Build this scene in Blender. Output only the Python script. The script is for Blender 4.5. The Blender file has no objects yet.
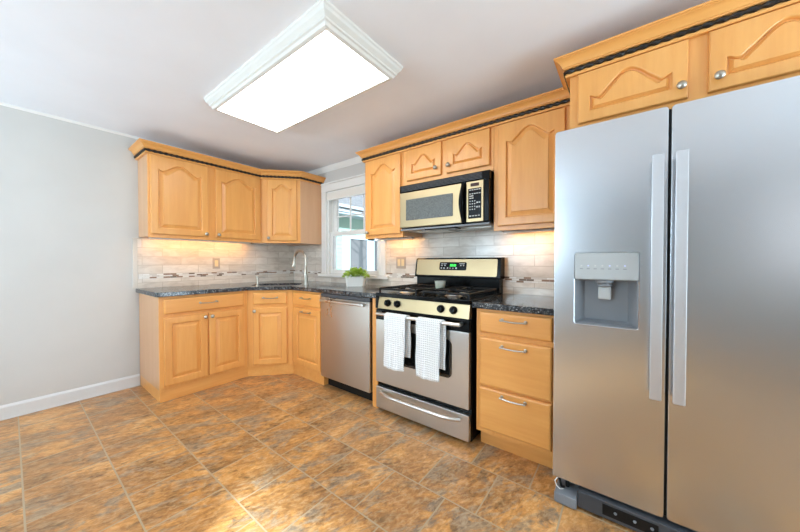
import bpy, bmesh, math, random
from mathutils import Vector, Matrix
random.seed(7)
S = bpy.context.scene
COL = S.collection
R = math.radians
# ------------------------------------------------------------------ camera, sky, sun, added daylight fill, exposure
cam = bpy.data.cameras.new('camera'); cam.sensor_width = 36; cam.lens = 13.343; cam.clip_start = .05
camo = bpy.data.objects.new('camera', cam); COL.objects.link(camo)
camo.location = (3.5423, -2.3201, 1.1328); camo.rotation_euler = (R(90-.85), 0, R(37.155))
S.camera = camo
w = bpy.data.worlds.new('sky'); S.world = w; w.use_nodes = True
nt = w.node_tree; bg = nt.nodes['Background']      # bright hazy winter sky, a little deeper blue overhead
tcw = nt.nodes.new('ShaderNodeTexCoord'); sxw = nt.nodes.new('ShaderNodeSeparateXYZ'); crw = nt.nodes.new('ShaderNodeValToRGB')
crw.color_ramp.elements[0].position = .0; crw.color_ramp.elements[0].color = (.92, .96, 1, 1)
crw.color_ramp.elements[1].position = .8; crw.color_ramp.elements[1].color = (.7, .82, 1, 1)
nt.links.new(tcw.outputs['Generated'], sxw.inputs[0]); nt.links.new(sxw.outputs[2], crw.inputs[0]); nt.links.new(crw.outputs[0], bg.inputs[0])
bg.inputs[1].default_value = .75
sun = bpy.data.lights.new('sun', 'SUN'); sun.energy = 8.5; sun.angle = R(1.6); sun.color = (.66, .86, 1)
suno = bpy.data.objects.new('sun', sun); COL.objects.link(suno)
suno.rotation_euler = Vector((-.65, .75, -.43)).to_track_quat('-Z', 'Y').to_euler(); suno.location = (8, -9, 6)
def area(name, loc, direction, sx, sy, power, color):
    l = bpy.data.lights.new(name, 'AREA'); l.shape = 'RECTANGLE'; l.size = sx; l.size_y = sy; l.energy = power; l.color = color
    o = bpy.data.objects.new(name, l); COL.objects.link(o); o.location = loc
    o.rotation_euler = Vector(direction).to_track_quat('-Z', 'Z').to_euler(); return o
# added upward-tilted fill standing in for daylight from unseen openings
area('added_fill_right', (6.35, -1.7, 1.1), (-1, -.12, 1.0), 2.0, 2.0, 54, (.62, .84, 1))
area('added_fill_near', (1.3, -5.15, 1.45), (0, 1, 1.7), 1.9, 1.3, 70, (.62, .84, 1))
# area('daylight_sun_window', (5.45, -5.15, 1.45), (0, 1, .1), .9, 1.0, 10, (.9, .96, 1))
S.view_settings.view_transform = 'Standard'; S.view_settings.look = 'None'
S.view_settings.gamma = 1; S.view_settings.use_curve_mapping = False; S.view_settings.exposure = 1.03
S.cycles.max_bounces = 10; S.cycles.diffuse_bounces = 6; S.cycles.glossy_bounces = 5
S.cycles.sample_clamp_indirect = 6
# ------------------------------------------------------------------ materials
def lin(c): return tuple(((x/255)/12.92 if x/255 <= .04045 else ((x/255+.055)/1.055)**2.4) for x in c) + (1,)
class N:
    def __init__(s, name):
        s.m = bpy.data.materials.new(name); s.m.use_nodes = True; s.t = s.m.node_tree; s.b = s.t.nodes['Principled BSDF']
    def n(s, kind, **kw):
        x = s.t.nodes.new('ShaderNode'+kind)
        for k, v in kw.items(): setattr(x, k, v)
        return x
    def l(s, a, b): s.t.links.new(a, b)
    def set(s, **kw):
        for k, v in kw.items(): s.b.inputs[k.replace('_', ' ')].default_value = v
    def coord(s, scale=(1, 1, 1), rot=(0, 0, 0), kind='Object', loc=(0, 0, 0)):
        tc = s.n('TexCoord'); mp = s.n('Mapping'); mp.inputs['Scale'].default_value = scale; mp.inputs['Rotation'].default_value = rot
        mp.inputs['Location'].default_value = loc
        s.l(tc.outputs[kind], mp.inputs[0]); return mp.outputs[0]
    def noise(s, vec, scale, detail=4, rough=.5, dist=0):
        x = s.n('TexNoise'); x.inputs['Scale'].default_value = scale; x.inputs['Detail'].default_value = detail
        x.inputs['Roughness'].default_value = rough; x.inputs['Distortion'].default_value = dist
        if vec is not None: s.l(vec, x.inputs['Vector'])
        return x.outputs[0]
    def ramp(s, fac, stops, interp='LINEAR'):
        x = s.n('ValToRGB'); x.color_ramp.interpolation = interp; e = x.color_ramp.elements
        while len(e) < len(stops): e.new(.5)
        for i, (p, c) in enumerate(stops): e[i].position = p; e[i].color = c if len(c) == 4 else lin(c)
        s.l(fac, x.inputs[0]); return x.outputs[0]
    def mix(s, fac, a, b, mode='MIX'):
        x = s.n('Mix', data_type='RGBA', blend_type=mode)
        for sock, v in ((x.inputs[0], fac), (x.inputs[6], a), (x.inputs[7], b)):
            if hasattr(v, 'links'): s.l(v, sock)
            else: sock.default_value = v
        return x.outputs[2]
    def bump(s, h, strength=.2, dist=.01):
        x = s.n('Bump'); x.inputs['Strength'].default_value = strength; x.inputs['Distance'].default_value = dist
        s.l(h, x.inputs['Height']); s.l(x.outputs[0], s.b.inputs['Normal'])
def plain(name, c, rough=.5, metal=0, **kw):
    k = N(name); k.set(Base_Color=lin(c), Roughness=rough, Metallic=metal, **kw); return k.m
def painted(name, c, rough=.55, sc=60, st=.06):
    k = N(name); v = k.coord(); n = k.noise(v, 3, 3)
    k.l(k.mix(k.ramp(n, [(.3, (0, 0, 0, 1)), (.7, (1, 1, 1, 1))]), lin(c), lin(tuple(min(255, x+4) for x in c))), k.b.inputs['Base Color'])
    k.set(Roughness=rough); k.bump(k.noise(v, sc, 4), st, .003); return k.m
def wood(name, axis, c1, c2, c3, rough=.33):
    k = N(name); sc = [9, 9, 9]; sc[axis] = .7
    v = k.coord(tuple(sc)); oi = k.n('ObjectInfo'); add = k.n('VectorMath', operation='ADD'); mul = k.n('Math', operation='MULTIPLY'); mul.inputs[1].default_value = 37
    k.l(oi.outputs['Random'], mul.inputs[0]); k.l(v, add.inputs[0]); k.l(mul.outputs[0], add.inputs[1]); v = add.outputs[0]
    a = k.noise(v, 1.3, 5, .55, .6); b = k.noise(v, 7, 6, .6, .2)
    col = k.ramp(a, [(.3, c1), (.52, c2), (.72, c3)])
    col = k.mix(.3, col, k.ramp(b, [(.35, c1), (.65, c3)]))
    k.l(col, k.b.inputs['Base Color']); k.set(Roughness=rough, Coat_Weight=.15, Coat_Roughness=.25)
    k.bump(b, .04, .002); return k.m
W1, W2, W3 = (222, 152, 78), (230, 162, 86), (236, 172, 97)
M = {}
M['wood_z'] = wood('maple vertical grain', 2, W1, W2, W3)
M['wood_x'] = wood('maple grain along x', 0, W1, W2, W3)
M['wood_y'] = wood('maple grain along y', 1, W1, W2, W3)
M['side'] = wood('maple side tinted for cool light', 2, (206, 156, 114), (213, 164, 122), (219, 172, 130), .4)  # cooler light on the cabinet ends put into the maple colour
M['white_wall'] = painted('white wall paint', (203, 199, 193))
M['grey_wall'] = painted('wall grey for darker reflections', (150, 148, 146))  # unseen near wall, darkened to deepen reflections in the refrigerator
M['ceil'] = painted('ceiling paint', (240, 242, 247), .7, 25, .1)
M['trim'] = painted('white trim gloss', (233, 231, 226), .35, 20, .02)
M['base_paint'] = painted('off white baseboard paint', (213, 210, 206), .5, 20, .02)
M['black'] = plain('black gloss plastic', (9, 9, 9), .16, 0, Specular_IOR_Level=.15)
M['blackmat'] = plain('matte black iron', (14, 14, 14), .5, 0, Specular_IOR_Level=.3)
M['darkgrey'] = plain('dark grey plastic', (64, 66, 70), .45)
M['grey'] = plain('mid grey plastic', (124, 128, 133), .4)
M['lightgrey'] = plain('light grey plastic', (176, 180, 180), .35)
M['glassdark'] = plain('dark oven glass', (10, 10, 11), .05)
M['white_mark'] = plain('white print', (200, 200, 196), .5)
M['blue_led'] = plain('pale indicator print', (206, 212, 246), .4)
M['grey_mark'] = plain('grey print', (120, 122, 126), .5)
M['white_ceramic'] = painted('white marbled ceramic', (226, 224, 216), .3, 12, .02)
M['soil'] = plain('potting soil', (50, 38, 28), .9)
M['almond'] = plain('almond plastic', (226, 205, 160), .35)
M['plate'] = plain('stone grey cover plate', (172, 160, 146), .35)
def steel(name, c, rough, axis, st=.05, var=1):
    k = N(name); sc = [260, 260, 260]; sc[axis] = 3
    n = k.noise(k.coord(tuple(sc)), 1, 3); k.set(Base_Color=lin(c), Metallic=1)
    big = k.noise(k.coord((2.2, 2.2, 1.4)), 1, 4, .6)
    if not var: k.set(Roughness=rough)
    else: k.l(k.ramp(big, [(.3, (rough*.86,)*3+(1,)), (.75, (rough*1.2,)*3+(1,))]), k.b.inputs['Roughness'])
    k.bump(n, st, .001); return k.m
M['steel'] = steel('brushed stainless steel', (196, 192, 186), .30, 0)
M['steel_fridge'] = steel('brushed stainless refrigerator steel', (208, 210, 213), .26, 0, .05, 0)
M['steel_warm'] = steel('warm bright stainless', (178, 157, 122), .38, 0)
M['steel_pol'] = steel('satin handle steel', (216, 214, 210), .3, 0, .02)
M['steel_matte'] = steel('soft silver bar', (206, 206, 208), .5, 2, .02)
M['nickel'] = plain('brushed nickel', (184, 177, 164), .3, 1)
M['nickel_dark'] = plain('dark antique nickel', (96, 88, 78), .35, 1)
# granite
k = N('dark speckled granite'); v = k.coord()
vo = k.n('TexVoronoi'); vo.inputs['Scale'].default_value = 170; k.l(v, vo.inputs['Vector'])
sp = k.n('SeparateColor'); k.l(vo.outputs['Color'], sp.inputs[0])
c1 = k.ramp(sp.outputs[0], [(0, (22, 24, 26)), (.36, (38, 39, 42)), (.60, (66, 68, 72)), (.80, (112, 114, 116)), (.92, (182, 182, 180))], 'CONSTANT')
c2 = k.ramp(k.noise(v, 26, 5), [(.4, (20, 21, 23)), (.62, (84, 86, 88))])
k.l(k.mix(.35, c1, c2), k.b.inputs['Base Color']); k.set(Roughness=.12); M['granite'] = k.m
# floor: slate-look tiles, half-bond rows along x
k = N('slate look floor tile'); tc = k.n('TexCoord'); mp = k.n('Mapping'); mp.inputs['Location'].default_value = (-2.408+.1528, 1.071, 0)
k.l(tc.outputs['Object'], mp.inputs[0])
br = k.n('TexBrick'); br.offset = .5; br.offset_frequency = 2; br.squash = 1
for nme, val in (('Scale', 1), ('Mortar Size', .0038), ('Mortar Smooth', .3), ('Bias', 0), ('Brick Width', .3055), ('Row Height', .305)): br.inputs[nme].default_value = val
br.inputs['Color1'].default_value = (0, 0, 0, 1); br.inputs['Color2'].default_value = (1, 1, 1, 1); br.inputs['Mortar'].default_value = (.5, .5, .5, 1)
k.l(mp.outputs[0], br.inputs['Vector'])
sc_ = k.n('VectorMath', operation='SCALE'); sc_.inputs['Scale'].default_value = 13; k.l(br.outputs['Color'], sc_.inputs[0])
m1 = k.n('Mapping'); m1.inputs['Rotation'].default_value = (0, 0, R(24)); k.l(tc.outputs['Object'], m1.inputs[0])
m2 = k.n('Mapping'); m2.inputs['Scale'].default_value = (1.7, .8, 1); k.l(m1.outputs[0], m2.inputs[0])
ad = k.n('VectorMath', operation='ADD'); k.l(m2.outputs[0], ad.inputs[0]); k.l(sc_.outputs[0], ad.inputs[1]); v = ad.outputs[0]
n1 = k.noise(v, 3.0, 8, .66, .6); n2 = k.noise(v, 9, 7, .72, 1.0); n3 = k.noise(v, 30, 6, .72, .5); n4 = k.noise(v, 4.4, 7, .7, .8)
base = k.ramp(n1, [(.35, (124, 90, 58)), (.48, (174, 120, 68)), (.58, (210, 148, 80)), (.70, (216, 174, 122))])
base = k.mix(k.ramp(n4, [(.515, (0, 0, 0, 1)), (.60, (.9, .9, .9, 1))]), base, lin((132, 124, 110)))
base = k.mix(k.ramp(n2, [(.54, (0, 0, 0, 1)), (.64, (.85, .85, .85, 1))]), base, lin((104, 80, 56)))
base = k.mix(.3, base, k.ramp(n3, [(.36, (92, 66, 40)), (.5, (200, 144, 82)), (.63, (236, 204, 156))]))
base = k.mix(br.outputs['Fac'], base, lin((172, 152, 122)))
k.l(base, k.b.inputs['Base Color']); k.set(Roughness=.3)
inv = k.n('Math', operation='SUBTRACT'); inv.inputs[0].default_value = 1; k.l(br.outputs['Fac'], inv.inputs[1])
hh = k.n('Math', operation='MULTIPLY_ADD'); hh.inputs[1].default_value = .35; k.l(n2, hh.inputs[0]); k.l(inv.outputs[0], hh.inputs[2])
k.bump(hh.outputs[0], .25, .004); M['floor'] = k.m
# wall tile; u = coordinate along the wall
def tile(name, uaxis, zoff, bw, rh, mort, stops, interp, grout, rough, marb, uoff=0, bump=.3):
    k = N(name); tc = k.n('TexCoord'); sx = k.n('SeparateXYZ'); k.l(tc.outputs['Object'], sx.inputs[0])
    cb = k.n('CombineXYZ'); k.l(sx.outputs[uaxis], cb.inputs[0]); k.l(sx.outputs[2], cb.inputs[1])
    mp = k.n('Mapping'); mp.inputs['Location'].default_value = (uoff, zoff, 0); k.l(cb.outputs[0], mp.inputs[0])
    br = k.n('TexBrick'); br.offset = .5 if not marb == 0 else .37; br.offset_frequency = 2
    for nme, val in (('Scale', 1), ('Mortar Size', mort), ('Mortar Smooth', .2), ('Bias', 0), ('Brick Width', bw), ('Row Height', rh)): br.inputs[nme].default_value = val
    br.inputs['Color1'].default_value = (0, 0, 0, 1); br.inputs['Color2'].default_value = (1, 1, 1, 1); br.inputs['Mortar'].default_value = (.5, .5, .5, 1)
    k.l(mp.outputs[0], br.inputs['Vector'])
    col = k.ramp(br.outputs['Color'], stops, interp)
    if marb:
        m = k.n('Mapping'); m.inputs['Scale'].default_value = (1, 2.6, 1); m.inputs['Rotation'].default_value = (0, 0, R(6)); k.l(cb.outputs[0], m.inputs[0])
        s2 = k.n('VectorMath', operation='SCALE'); s2.inputs['Scale'].default_value = 9; k.l(br.outputs['Color'], s2.inputs[0])
        a2 = k.n('VectorMath', operation='ADD'); k.l(m.outputs[0], a2.inputs[0]); k.l(s2.outputs[0], a2.inputs[1])
        col = k.mix(marb, col, k.ramp(k.noise(a2.outputs[0], 7, 5, .6, .8), [(.3, (182, 171, 158)), (.52, (216, 208, 197)), (.75, (236, 231, 222))]))
    k.l(k.mix(br.outputs['Fac'], col, lin(grout)), k.b.inputs['Base Color']); k.set(Roughness=rough)
    inv = k.n('Math', operation='SUBTRACT'); inv.inputs[0].default_value = 1; k.l(br.outputs['Fac'], inv.inputs[1]); k.bump(inv.outputs[0], bump, .002); return k.m
st_t = [(.0, (204, 192, 176)), (.5, (222, 212, 197)), (1, (236, 228, 216))]
st_m = [(0, (226, 223, 216)), (.34, (146, 118, 98)), (.5, (206, 200, 192)), (.72, (112, 96, 84)), (.84, (232, 230, 224))]
M['tile_y'] = tile('greige wall tile left', 1, -1.0185, .30, .0808, .0024, st_t, 'LINEAR', (190, 178, 162), .16, .55, .08)
M['tile_x'] = tile('greige wall tile far', 0, -1.0185, .30, .0808, .0024, st_t, 'LINEAR', (190, 178, 162), .16, .55, -.02)
M['mos_y'] = tile('mosaic strip left', 1, -.9755, .052, .0143, .001, st_m, 'CONSTANT', (196, 188, 176), .14, 0)
M['mos_x'] = tile('mosaic strip far', 0, -.9755, .052, .0143, .001, st_m, 'CONSTANT', (196, 188, 176), .14, 0)
M['edge_tile'] = painted('greige edge tile', (206, 198, 186), .2, 30)
M['lamp_white'] = painted('white lamp molding', (224, 221, 214), .4, 20, .02)
# rope
k = N('dark stained rope bead'); v = k.coord((1, 1, 1)); k.l(k.ramp(k.noise(v, 90, 2), [(.4, (16, 13, 11)), (.7, (44, 34, 26))]), k.b.inputs['Base Color']); k.set(Roughness=.4); M['rope'] = k.m
# towel
k = N('white waffle weave cotton'); v = k.coord((1, 1, 1))
w1 = k.n('TexWave', bands_direction='X'); w1.inputs['Scale'].default_value = 22; k.l(v, w1.inputs[0])
w2 = k.n('TexWave', bands_direction='Z'); w2.inputs['Scale'].default_value = 22; k.l(v, w2.inputs[0])
mx = k.n('Math', operation='MAXIMUM'); k.l(w1.outputs['Fac'], mx.inputs[0]); k.l(w2.outputs['Fac'], mx.inputs[1])
k.l(k.ramp(mx.outputs[0], [(.3, (214, 216, 216)), (.8, (240, 241, 240))]), k.b.inputs['Base Color']); k.set(Roughness=.95, Sheen_Weight=.2); k.bump(mx.outputs[0], .7, .004); M['towel'] = k.m
def emis(name, c, s, base=(255, 255, 255)):
    k = N(name); k.set(Base_Color=lin(base), Emission_Color=lin(c), Emission_Strength=s, Roughness=.4); return k.m
M['diffuser'] = emis('glowing acrylic diffuser', (252, 252, 250), 4.0)
M['strip'] = emis('warm lamp lens', (255, 190, 112), 12.0)
M['clock'] = emis('green clock segment', (40, 255, 70), 1.6, (10, 40, 10))
M['amber'] = plain('dark amber display', (62, 30, 16), .2)
k = N('window glass'); k.set(Base_Color=(1, 1, 1, 1), Roughness=0, Transmission_Weight=1, IOR=1.02); M['glass'] = k.m
k = N('frosted tumbler glass'); k.set(Base_Color=(.9, .94, .9, 1), Roughness=.3, Transmission_Weight=.72, IOR=1.3); M['tumbler'] = k.m
M['wax'] = plain('pale green candle wax', (196, 212, 164), .5, 0, Subsurface_Weight=.2)
k = N('leaf green'); oi = k.n('ObjectInfo'); v = k.coord(); k.l(k.ramp(k.noise(v, 40, 2), [(.3, (118, 150, 34)), (.5, (160, 192, 62)), (.75, (204, 220, 110))]), k.b.inputs['Base Color']); k.set(Roughness=.5); M['leaf'] = k.m
k = N('grey asphalt shingle'); v = k.coord((5, 1, 5)); k.l(k.ramp(k.noise(v, 5, 4, .7), [(.3, (84, 81, 80)), (.7, (134, 130, 128))]), k.b.inputs['Base Color']); k.set(Roughness=.9); M['shingle'] = k.m
M['mint'] = painted('mint green siding', (146, 170, 154), .6, 20)
M['extwhite'] = painted('exterior white paint', (166, 172, 174), .5, 20)
M['bark'] = painted('dark bark', (74, 66, 60), .9, 30)
M['snow'] = painted('pale winter ground', (190, 194, 190), .9, 5)
k = N('patio door glass'); k.set(Base_Color=(.10, .10, .10, 1), Roughness=.03, Metallic=.0, IOR=2.2); M['patio_glass'] = k.m
M['bounce_floor'] = painted('added pale bounce carpet', (214, 216, 220), .95, 120, .3)  # unseen carpet, added to bounce neutral light
M['shade'] = painted('cream shade fabric', (228, 222, 212), .8, 80)
# ------------------------------------------------------------------ mesh building
class MB:
    def __init__(s): s.v = []; s.f = []
    def add(s, vs, fs):
        b = len(s.v); s.v += [tuple(x) for x in vs]; s.f += [tuple(b+i for i in f) for f in fs]
    def box(s, lo, hi, bev=0, fr=None, seg=2):
        bm = bmesh.new(); bmesh.ops.create_cube(bm, size=1)
        for q in bm.verts: q.co = Vector([(lo[i]+hi[i])/2 + q.co[i]*(hi[i]-lo[i]) for i in range(3)])
        if bev: bmesh.ops.bevel(bm, geom=list(bm.edges), offset=bev, segments=seg, affect='EDGES', profile=.5)
        bm.verts.index_update(); vs = [q.co.copy() for q in bm.verts]; fs = [[q.index for q in f.verts] for f in bm.faces]; bm.free()
        if fr: vs = [fr(*q) for q in vs]
        s.add(vs, fs); return s
    def rings(s, rings, cap0=True, cap1=True, closed=False):
        n = len(rings[0]); vs = [q for r in rings for q in r]; fs = []
        m = len(rings)
        for i in range(m if closed else m-1):
            for j in range(n):
                a, b = i*n+j, i*n+(j+1) % n; c, d = ((i+1) % m)*n+(j+1) % n, ((i+1) % m)*n+j
                fs.append((a, b, c, d))
        if not closed and cap0: fs.append(tuple(range(n))[::-1])
        if not closed and cap1: fs.append(tuple((m-1)*n+j for j in range(n)))
        s.add(vs, fs); return s
    def tube(s, pts, r, seg=10, closed=False, rf=None):
        P = [Vector(p) for p in pts]; out = []; up = None
        for i, p in enumerate(P):
            if closed: t = P[(i+1) % len(P)]-P[i-1]
            else: t = P[min(i+1, len(P)-1)]-P[max(i-1, 0)]
            t.normalize()
            if up is None: up = t.orthogonal().normalized()
            up = (up-t*up.dot(t)).normalized(); bi = t.cross(up)
            out.append([p+(up*math.cos(a)+bi*math.sin(a))*(rf(i, a) if rf else r) for a in [2*math.pi*j/seg for j in range(seg)]])
        return s.rings(out, closed=closed)
    def lathe(s, prof, c, axis=(0, 0, 1), seg=20):
        ax = Vector(axis).normalized(); u = ax.orthogonal().normalized(); b = ax.cross(u); c = Vector(c)
        return s.rings([[c+ax*h+(u*math.cos(t)+b*math.sin(t))*max(r, 1e-4) for t in [2*math.pi*j/seg for j in range(seg)]] for r, h in prof])
    def prism(s, poly, z0, z1, fr=None):
        a = [Vector((x, y, z0)) for x, y in poly]; b = [Vector((x, y, z1)) for x, y in poly]
        if fr: a = [fr(*q) for q in a]; b = [fr(*q) for q in b]
        return s.rings([a, b])
def world_loc(o):
    p = Vector((0, 0, 0))
    while o: p += o.location; o = o.parent
    return p
def obj(name, mb, mat, parent=None, loc=None, smooth=40, label=None):
    me = bpy.data.meshes.new(name); o = bpy.data.objects.new(name, me); COL.objects.link(o)
    if parent: o.parent = parent
    if loc is not None: o.location = Vector(loc) - (world_loc(parent) if parent else Vector((0, 0, 0)))
    off = world_loc(o)
    me.from_pydata([tuple(Vector(q)-off) for q in mb.v], [], mb.f)
    bm = bmesh.new(); bm.from_mesh(me); bmesh.ops.recalc_face_normals(bm, faces=bm.faces); bm.to_mesh(me); bm.free()
    if smooth:
        for p in me.polygons: p.use_smooth = True
        me.set_sharp_from_angle(angle=R(smooth))
        wm = o.modifiers.new('normals', 'WEIGHTED_NORMAL'); wm.keep_sharp = True; wm.weight = 80
    me.materials.append(M[mat] if isinstance(mat, str) else mat)
    if label: o['label'] = label
    return o
def thing(name, loc, label, cat, group=None):
    o = bpy.data.objects.new(name, None); COL.objects.link(o); o.location = loc; o.empty_display_size = .1
    return tag(o, label, cat, group)
def tag(o, label, cat, group=None):
    o['label'] = label; o['category'] = cat
    if group: o['group'] = group
    return o
def struct(name, mb, mat, parent=None, **kw):
    o = obj(name, mb, mat, parent, **kw)
    if not parent: o['kind'] = 'structure'
    return o
def sroot(name, loc):
    o = bpy.data.objects.new(name, None); COL.objects.link(o); o.location = loc; o['kind'] = 'structure'; return o
# local frames: (u along the run, d outward from the face plane, z)
FX, FY = .604, .604           # base face planes
UX, UY = .3085, .3085         # upper face planes
def frL(face): return lambda u, d, z: Vector((face+d, u, z))          # left wall run, u = y
def frR(face): return lambda u, d, z: Vector((u, -(face+d), z))       # far wall run, u = x
def frD(p, q):
    p = Vector((*p, 0)); q = Vector((*q, 0)); e = (q-p).normalized(); n = Vector((e.y, -e.x, 0))
    f = lambda u, d, z: p+e*u+n*d+Vector((0, 0, z)); f.len = (q-p).length; f.n = n; f.e = e; return f
DP, DQ = (.604, -.916), (.887, -.604)
fL, fR, fD = frL(FX), frR(FY), frD(DP, DQ)
UP_, UQ = (.3085, -.6157), (.5991, -.3085)
uL, uR, uD = frL(UX), frR(UY), frD(UP_, UQ)
# ------------------------------------------------------------------ cabinet pieces
def loop_rect(x0, x1, z0, z1, arch, n=40, m=5):
    pts = []
    for i in range(n): pts.append((x0+(x1-x0)*i/n, z0))
    for i in range(m): pts.append((x1, z0+(z1-z0)*i/m))
    for i in range(n):
        u = i/n; t = min(max((u-.12)/.76, 0), 1); s_ = (math.sin(math.pi*t)**2)**.85
        dip = -.16*math.sin(math.pi*min(u, 1-u)/.2)**2 if min(u, 1-u) < .2 else 0
        pts.append((x1-(x1-x0)*u, z1+arch*(s_+dip)))
    for i in range(m): pts.append((x0, z1-(z1-z0)*i/m))
    return pts
def panel_door(fr, x0, x1, z0, z1, arch=0, stile=.05, top=None, fb=.036):
    mb = MB(); t = .020; top = stile if top is None else top
    lv = [(0, 0, .001), (0, 0, t-.006), (.002, 0, t-.002), (.006, 0, t)]
    R_ = []
    for d, a, h in lv: R_.append([fr(x, h, z) for x, z in loop_rect(x0+d, x1-d, z0+d, z1-d, 0)])
    for d, h in [(0, t), (.0025, t-.001), (.006, t-.005), (.0075, t-.013), (.0115, t-.014), (fb, t-.0045), (fb+.001, t-.001), (fb+.003, t-.0005)]:
        R_.append([fr(x, h, z) for x, z in loop_rect(x0+stile+d, x1-stile-d, z0+stile+d, z1-top-d, arch)])
    return mb.rings(R_)
def slab_front(fr, x0, x1, z0, z1):
    mb = MB(); t = .020
    R_ = []
    for d, h in [(0, .001), (0, t-.008), (.003, t-.0035), (.009, t-.0005), (.012, t)]:
        R_.append([fr(x, h, z) for x, z in loop_rect(x0+d, x1-d, z0+d, z1-d, 0)])
    return mb.rings(R_)
def pull(fr, uc, zc, L=.138, d0=.02):
    mb = MB(); h = L/2
    pts = []
    for i in range(17):
        s_ = i/8-1; pts.append(fr(uc+s_*h*.96, d0+.026-.004*s_*s_, zc-.004*(1-s_*s_)))
    mb.tube(pts, .0046, 8)
    for s_ in (-1, 1):
        mb.tube([fr(uc+s_*h*.92, d0, zc), fr(uc+s_*h*.93, d0+.014, zc), fr(uc+s_*h*.94, d0+.026, zc)], .006, 8)
        mb.tube([fr(uc+s_*h*.86, d0+.0245, zc), fr(uc+s_*h*1.02, d0+.0225, zc)], .0068, 8)
        mb.lathe([(0, 0), (.0095, 0), (.0095, .003), (.006, .005)], fr(uc+s_*h*.92, d0, zc), fr(0, 1, 0)-fr(0, 0, 0), 12)
    return mb
def knob(fr, uc, zc, d0=.02):
    ax = fr(0, 1, 0)-fr(0, 0, 0)
    return MB().lathe([(.0, 0), (.009, 0), (.0075, .004), (.006, .010), (.010, .014), (.0155, .018), (.0165, .022), (.013, .027), (.006, .0295), (0, .030)], fr(uc, d0, zc), ax, 16)
ZB0, ZB1 = .10, .8525   # base carcass
def face_frame(fr, u0, u1, z0, z1, th=.019):
    return MB().box((u0, -th, z0), (u1, 0, z1), .001, fr)
# ------------------------------------------------------------------ room shell
X1, Y0, ZC = 6.3, -5.1, 2.26
struct('floor', MB().box((2.2, Y0-.12, -.06), (X1+.12, -3.0, 0)).box((-.12, -3.0, -.06), (X1+.12, .12, 0)), 'floor', smooth=0)
struct('floor_2', MB().box((-.12, Y0-.12, -.06), (2.1995, -3.0005, 0)), 'bounce_floor', smooth=0)  # added out of view to bounce neutral light onto the ceiling
struct('ceiling', MB().box((-.12, Y0-.12, ZC), (X1+.12, .12, ZC+.08)), 'ceil', smooth=0)
struct('wall_left', MB().box((-.12, Y0-.12, 0), (0, .12, ZC)), 'white_wall', smooth=0)
def wall_x(y0, y1, xa, xb, holes):
    mb = MB(); x = xa
    for (a, b, z0, z1) in holes:
        mb.box((x, y0, 0), (a, y1, ZC))
        if z0 > 0: mb.box((a, y0, 0), (b, y1, z0))
        mb.box((a, y0, z1), (b, y1, ZC)); x = b
    mb.box((x, y0, 0), (xb, y1, ZC)); return mb
WX0, WX1, WZ0, WZ1 = .69, 1.53, .99, 1.965
struct('wall_far', wall_x(0, .12, 0, X1+.12, [(WX0, WX1, WZ0, WZ1)]), 'white_wall', smooth=0)
struct('wall_near', wall_x(Y0-.12, Y0, 0, X1+.12, [(.35, 2.25, .8, 2.1), (5.01, 5.95, .93, 2.12)]), 'grey_wall', smooth=0)
mb = MB()
mb.box((X1, Y0, 0), (X1+.12, -2.8, ZC)); mb.box((X1, -.6, 0), (X1+.12, 0, ZC)); mb.box((X1, -2.8, 2.1), (X1+.12, -.6, ZC))
struct('wall_right', mb, 'white_wall', smooth=0)
mb = MB()
mb.prism([(0, 0), (.014, 0), (.014, .084), (.010, .092), (.005, .101), (0, .104)], Y0, -1.607, lambda a, b, c: Vector((a, c, b)))
mb.tube([(.014, Y0, .005), (.014, -1.607, .005)], .006, 8)
struct('baseboard_left', mb, 'base_paint')
mb = MB().prism([(0, ZC), (0, ZC-.055), (-.008, ZC-.052), (-.018, ZC-.030), (-.034, ZC-.012), (-.040, ZC)], .0, X1, lambda a, b, c: Vector((c, a, b)))
struct('trim_1', mb, 'trim')
mb = MB().prism([(0, ZC), (0, ZC-.016), (.006, ZC-.013), (.013, ZC-.004), (.014, ZC)], Y0, 0, lambda a, b, c: Vector((a, c, b)))
struct('trim_2', mb, 'trim')
# backsplash tile
TZ0, TZ1 = .889, 1.345
mb = MB(); mb.box((0, -1.612, TZ0), (.009, -.0095, .9745)); mb.box((0, -1.612, 1.0185), (.009, -.0095, TZ1))
bl = struct('backsplash_left', mb, 'tile_y', smooth=0)
struct('mosaic_strip', MB().box((0, -1.607, .9745), (.0095, -.0095, 1.0185)), 'mos_y', bl, smooth=0)
mb = MB()
mb.box((0, -.009, TZ0), (3.3, 0, .953)); mb.box((0, -.009, .953), (.60, 0, .9745)); mb.box((1.617, -.009, .953), (3.3, 0, .9745))
mb.box((0, -.009, 1.0185), (.60, 0, TZ1)); mb.box((1.617, -.009, 1.0185), (3.3, 0, TZ1)); mb.box((2.05, -.009, TZ1), (2.82, 0, 1.5))
bf = struct('backsplash_far', mb, 'tile_x', smooth=0)
struct('mosaic_strip', MB().box((0, -.0095, .9745), (.60, 0, 1.0185)).box((1.617, -.0095, .9745), (3.3, 0, 1.0185)), 'mos_x', bf, smooth=0)
struct('edge_tile', MB().box((0, -1.645, TZ0), (.0095, -1.6125, TZ1), .001), 'edge_tile', bl)
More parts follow.
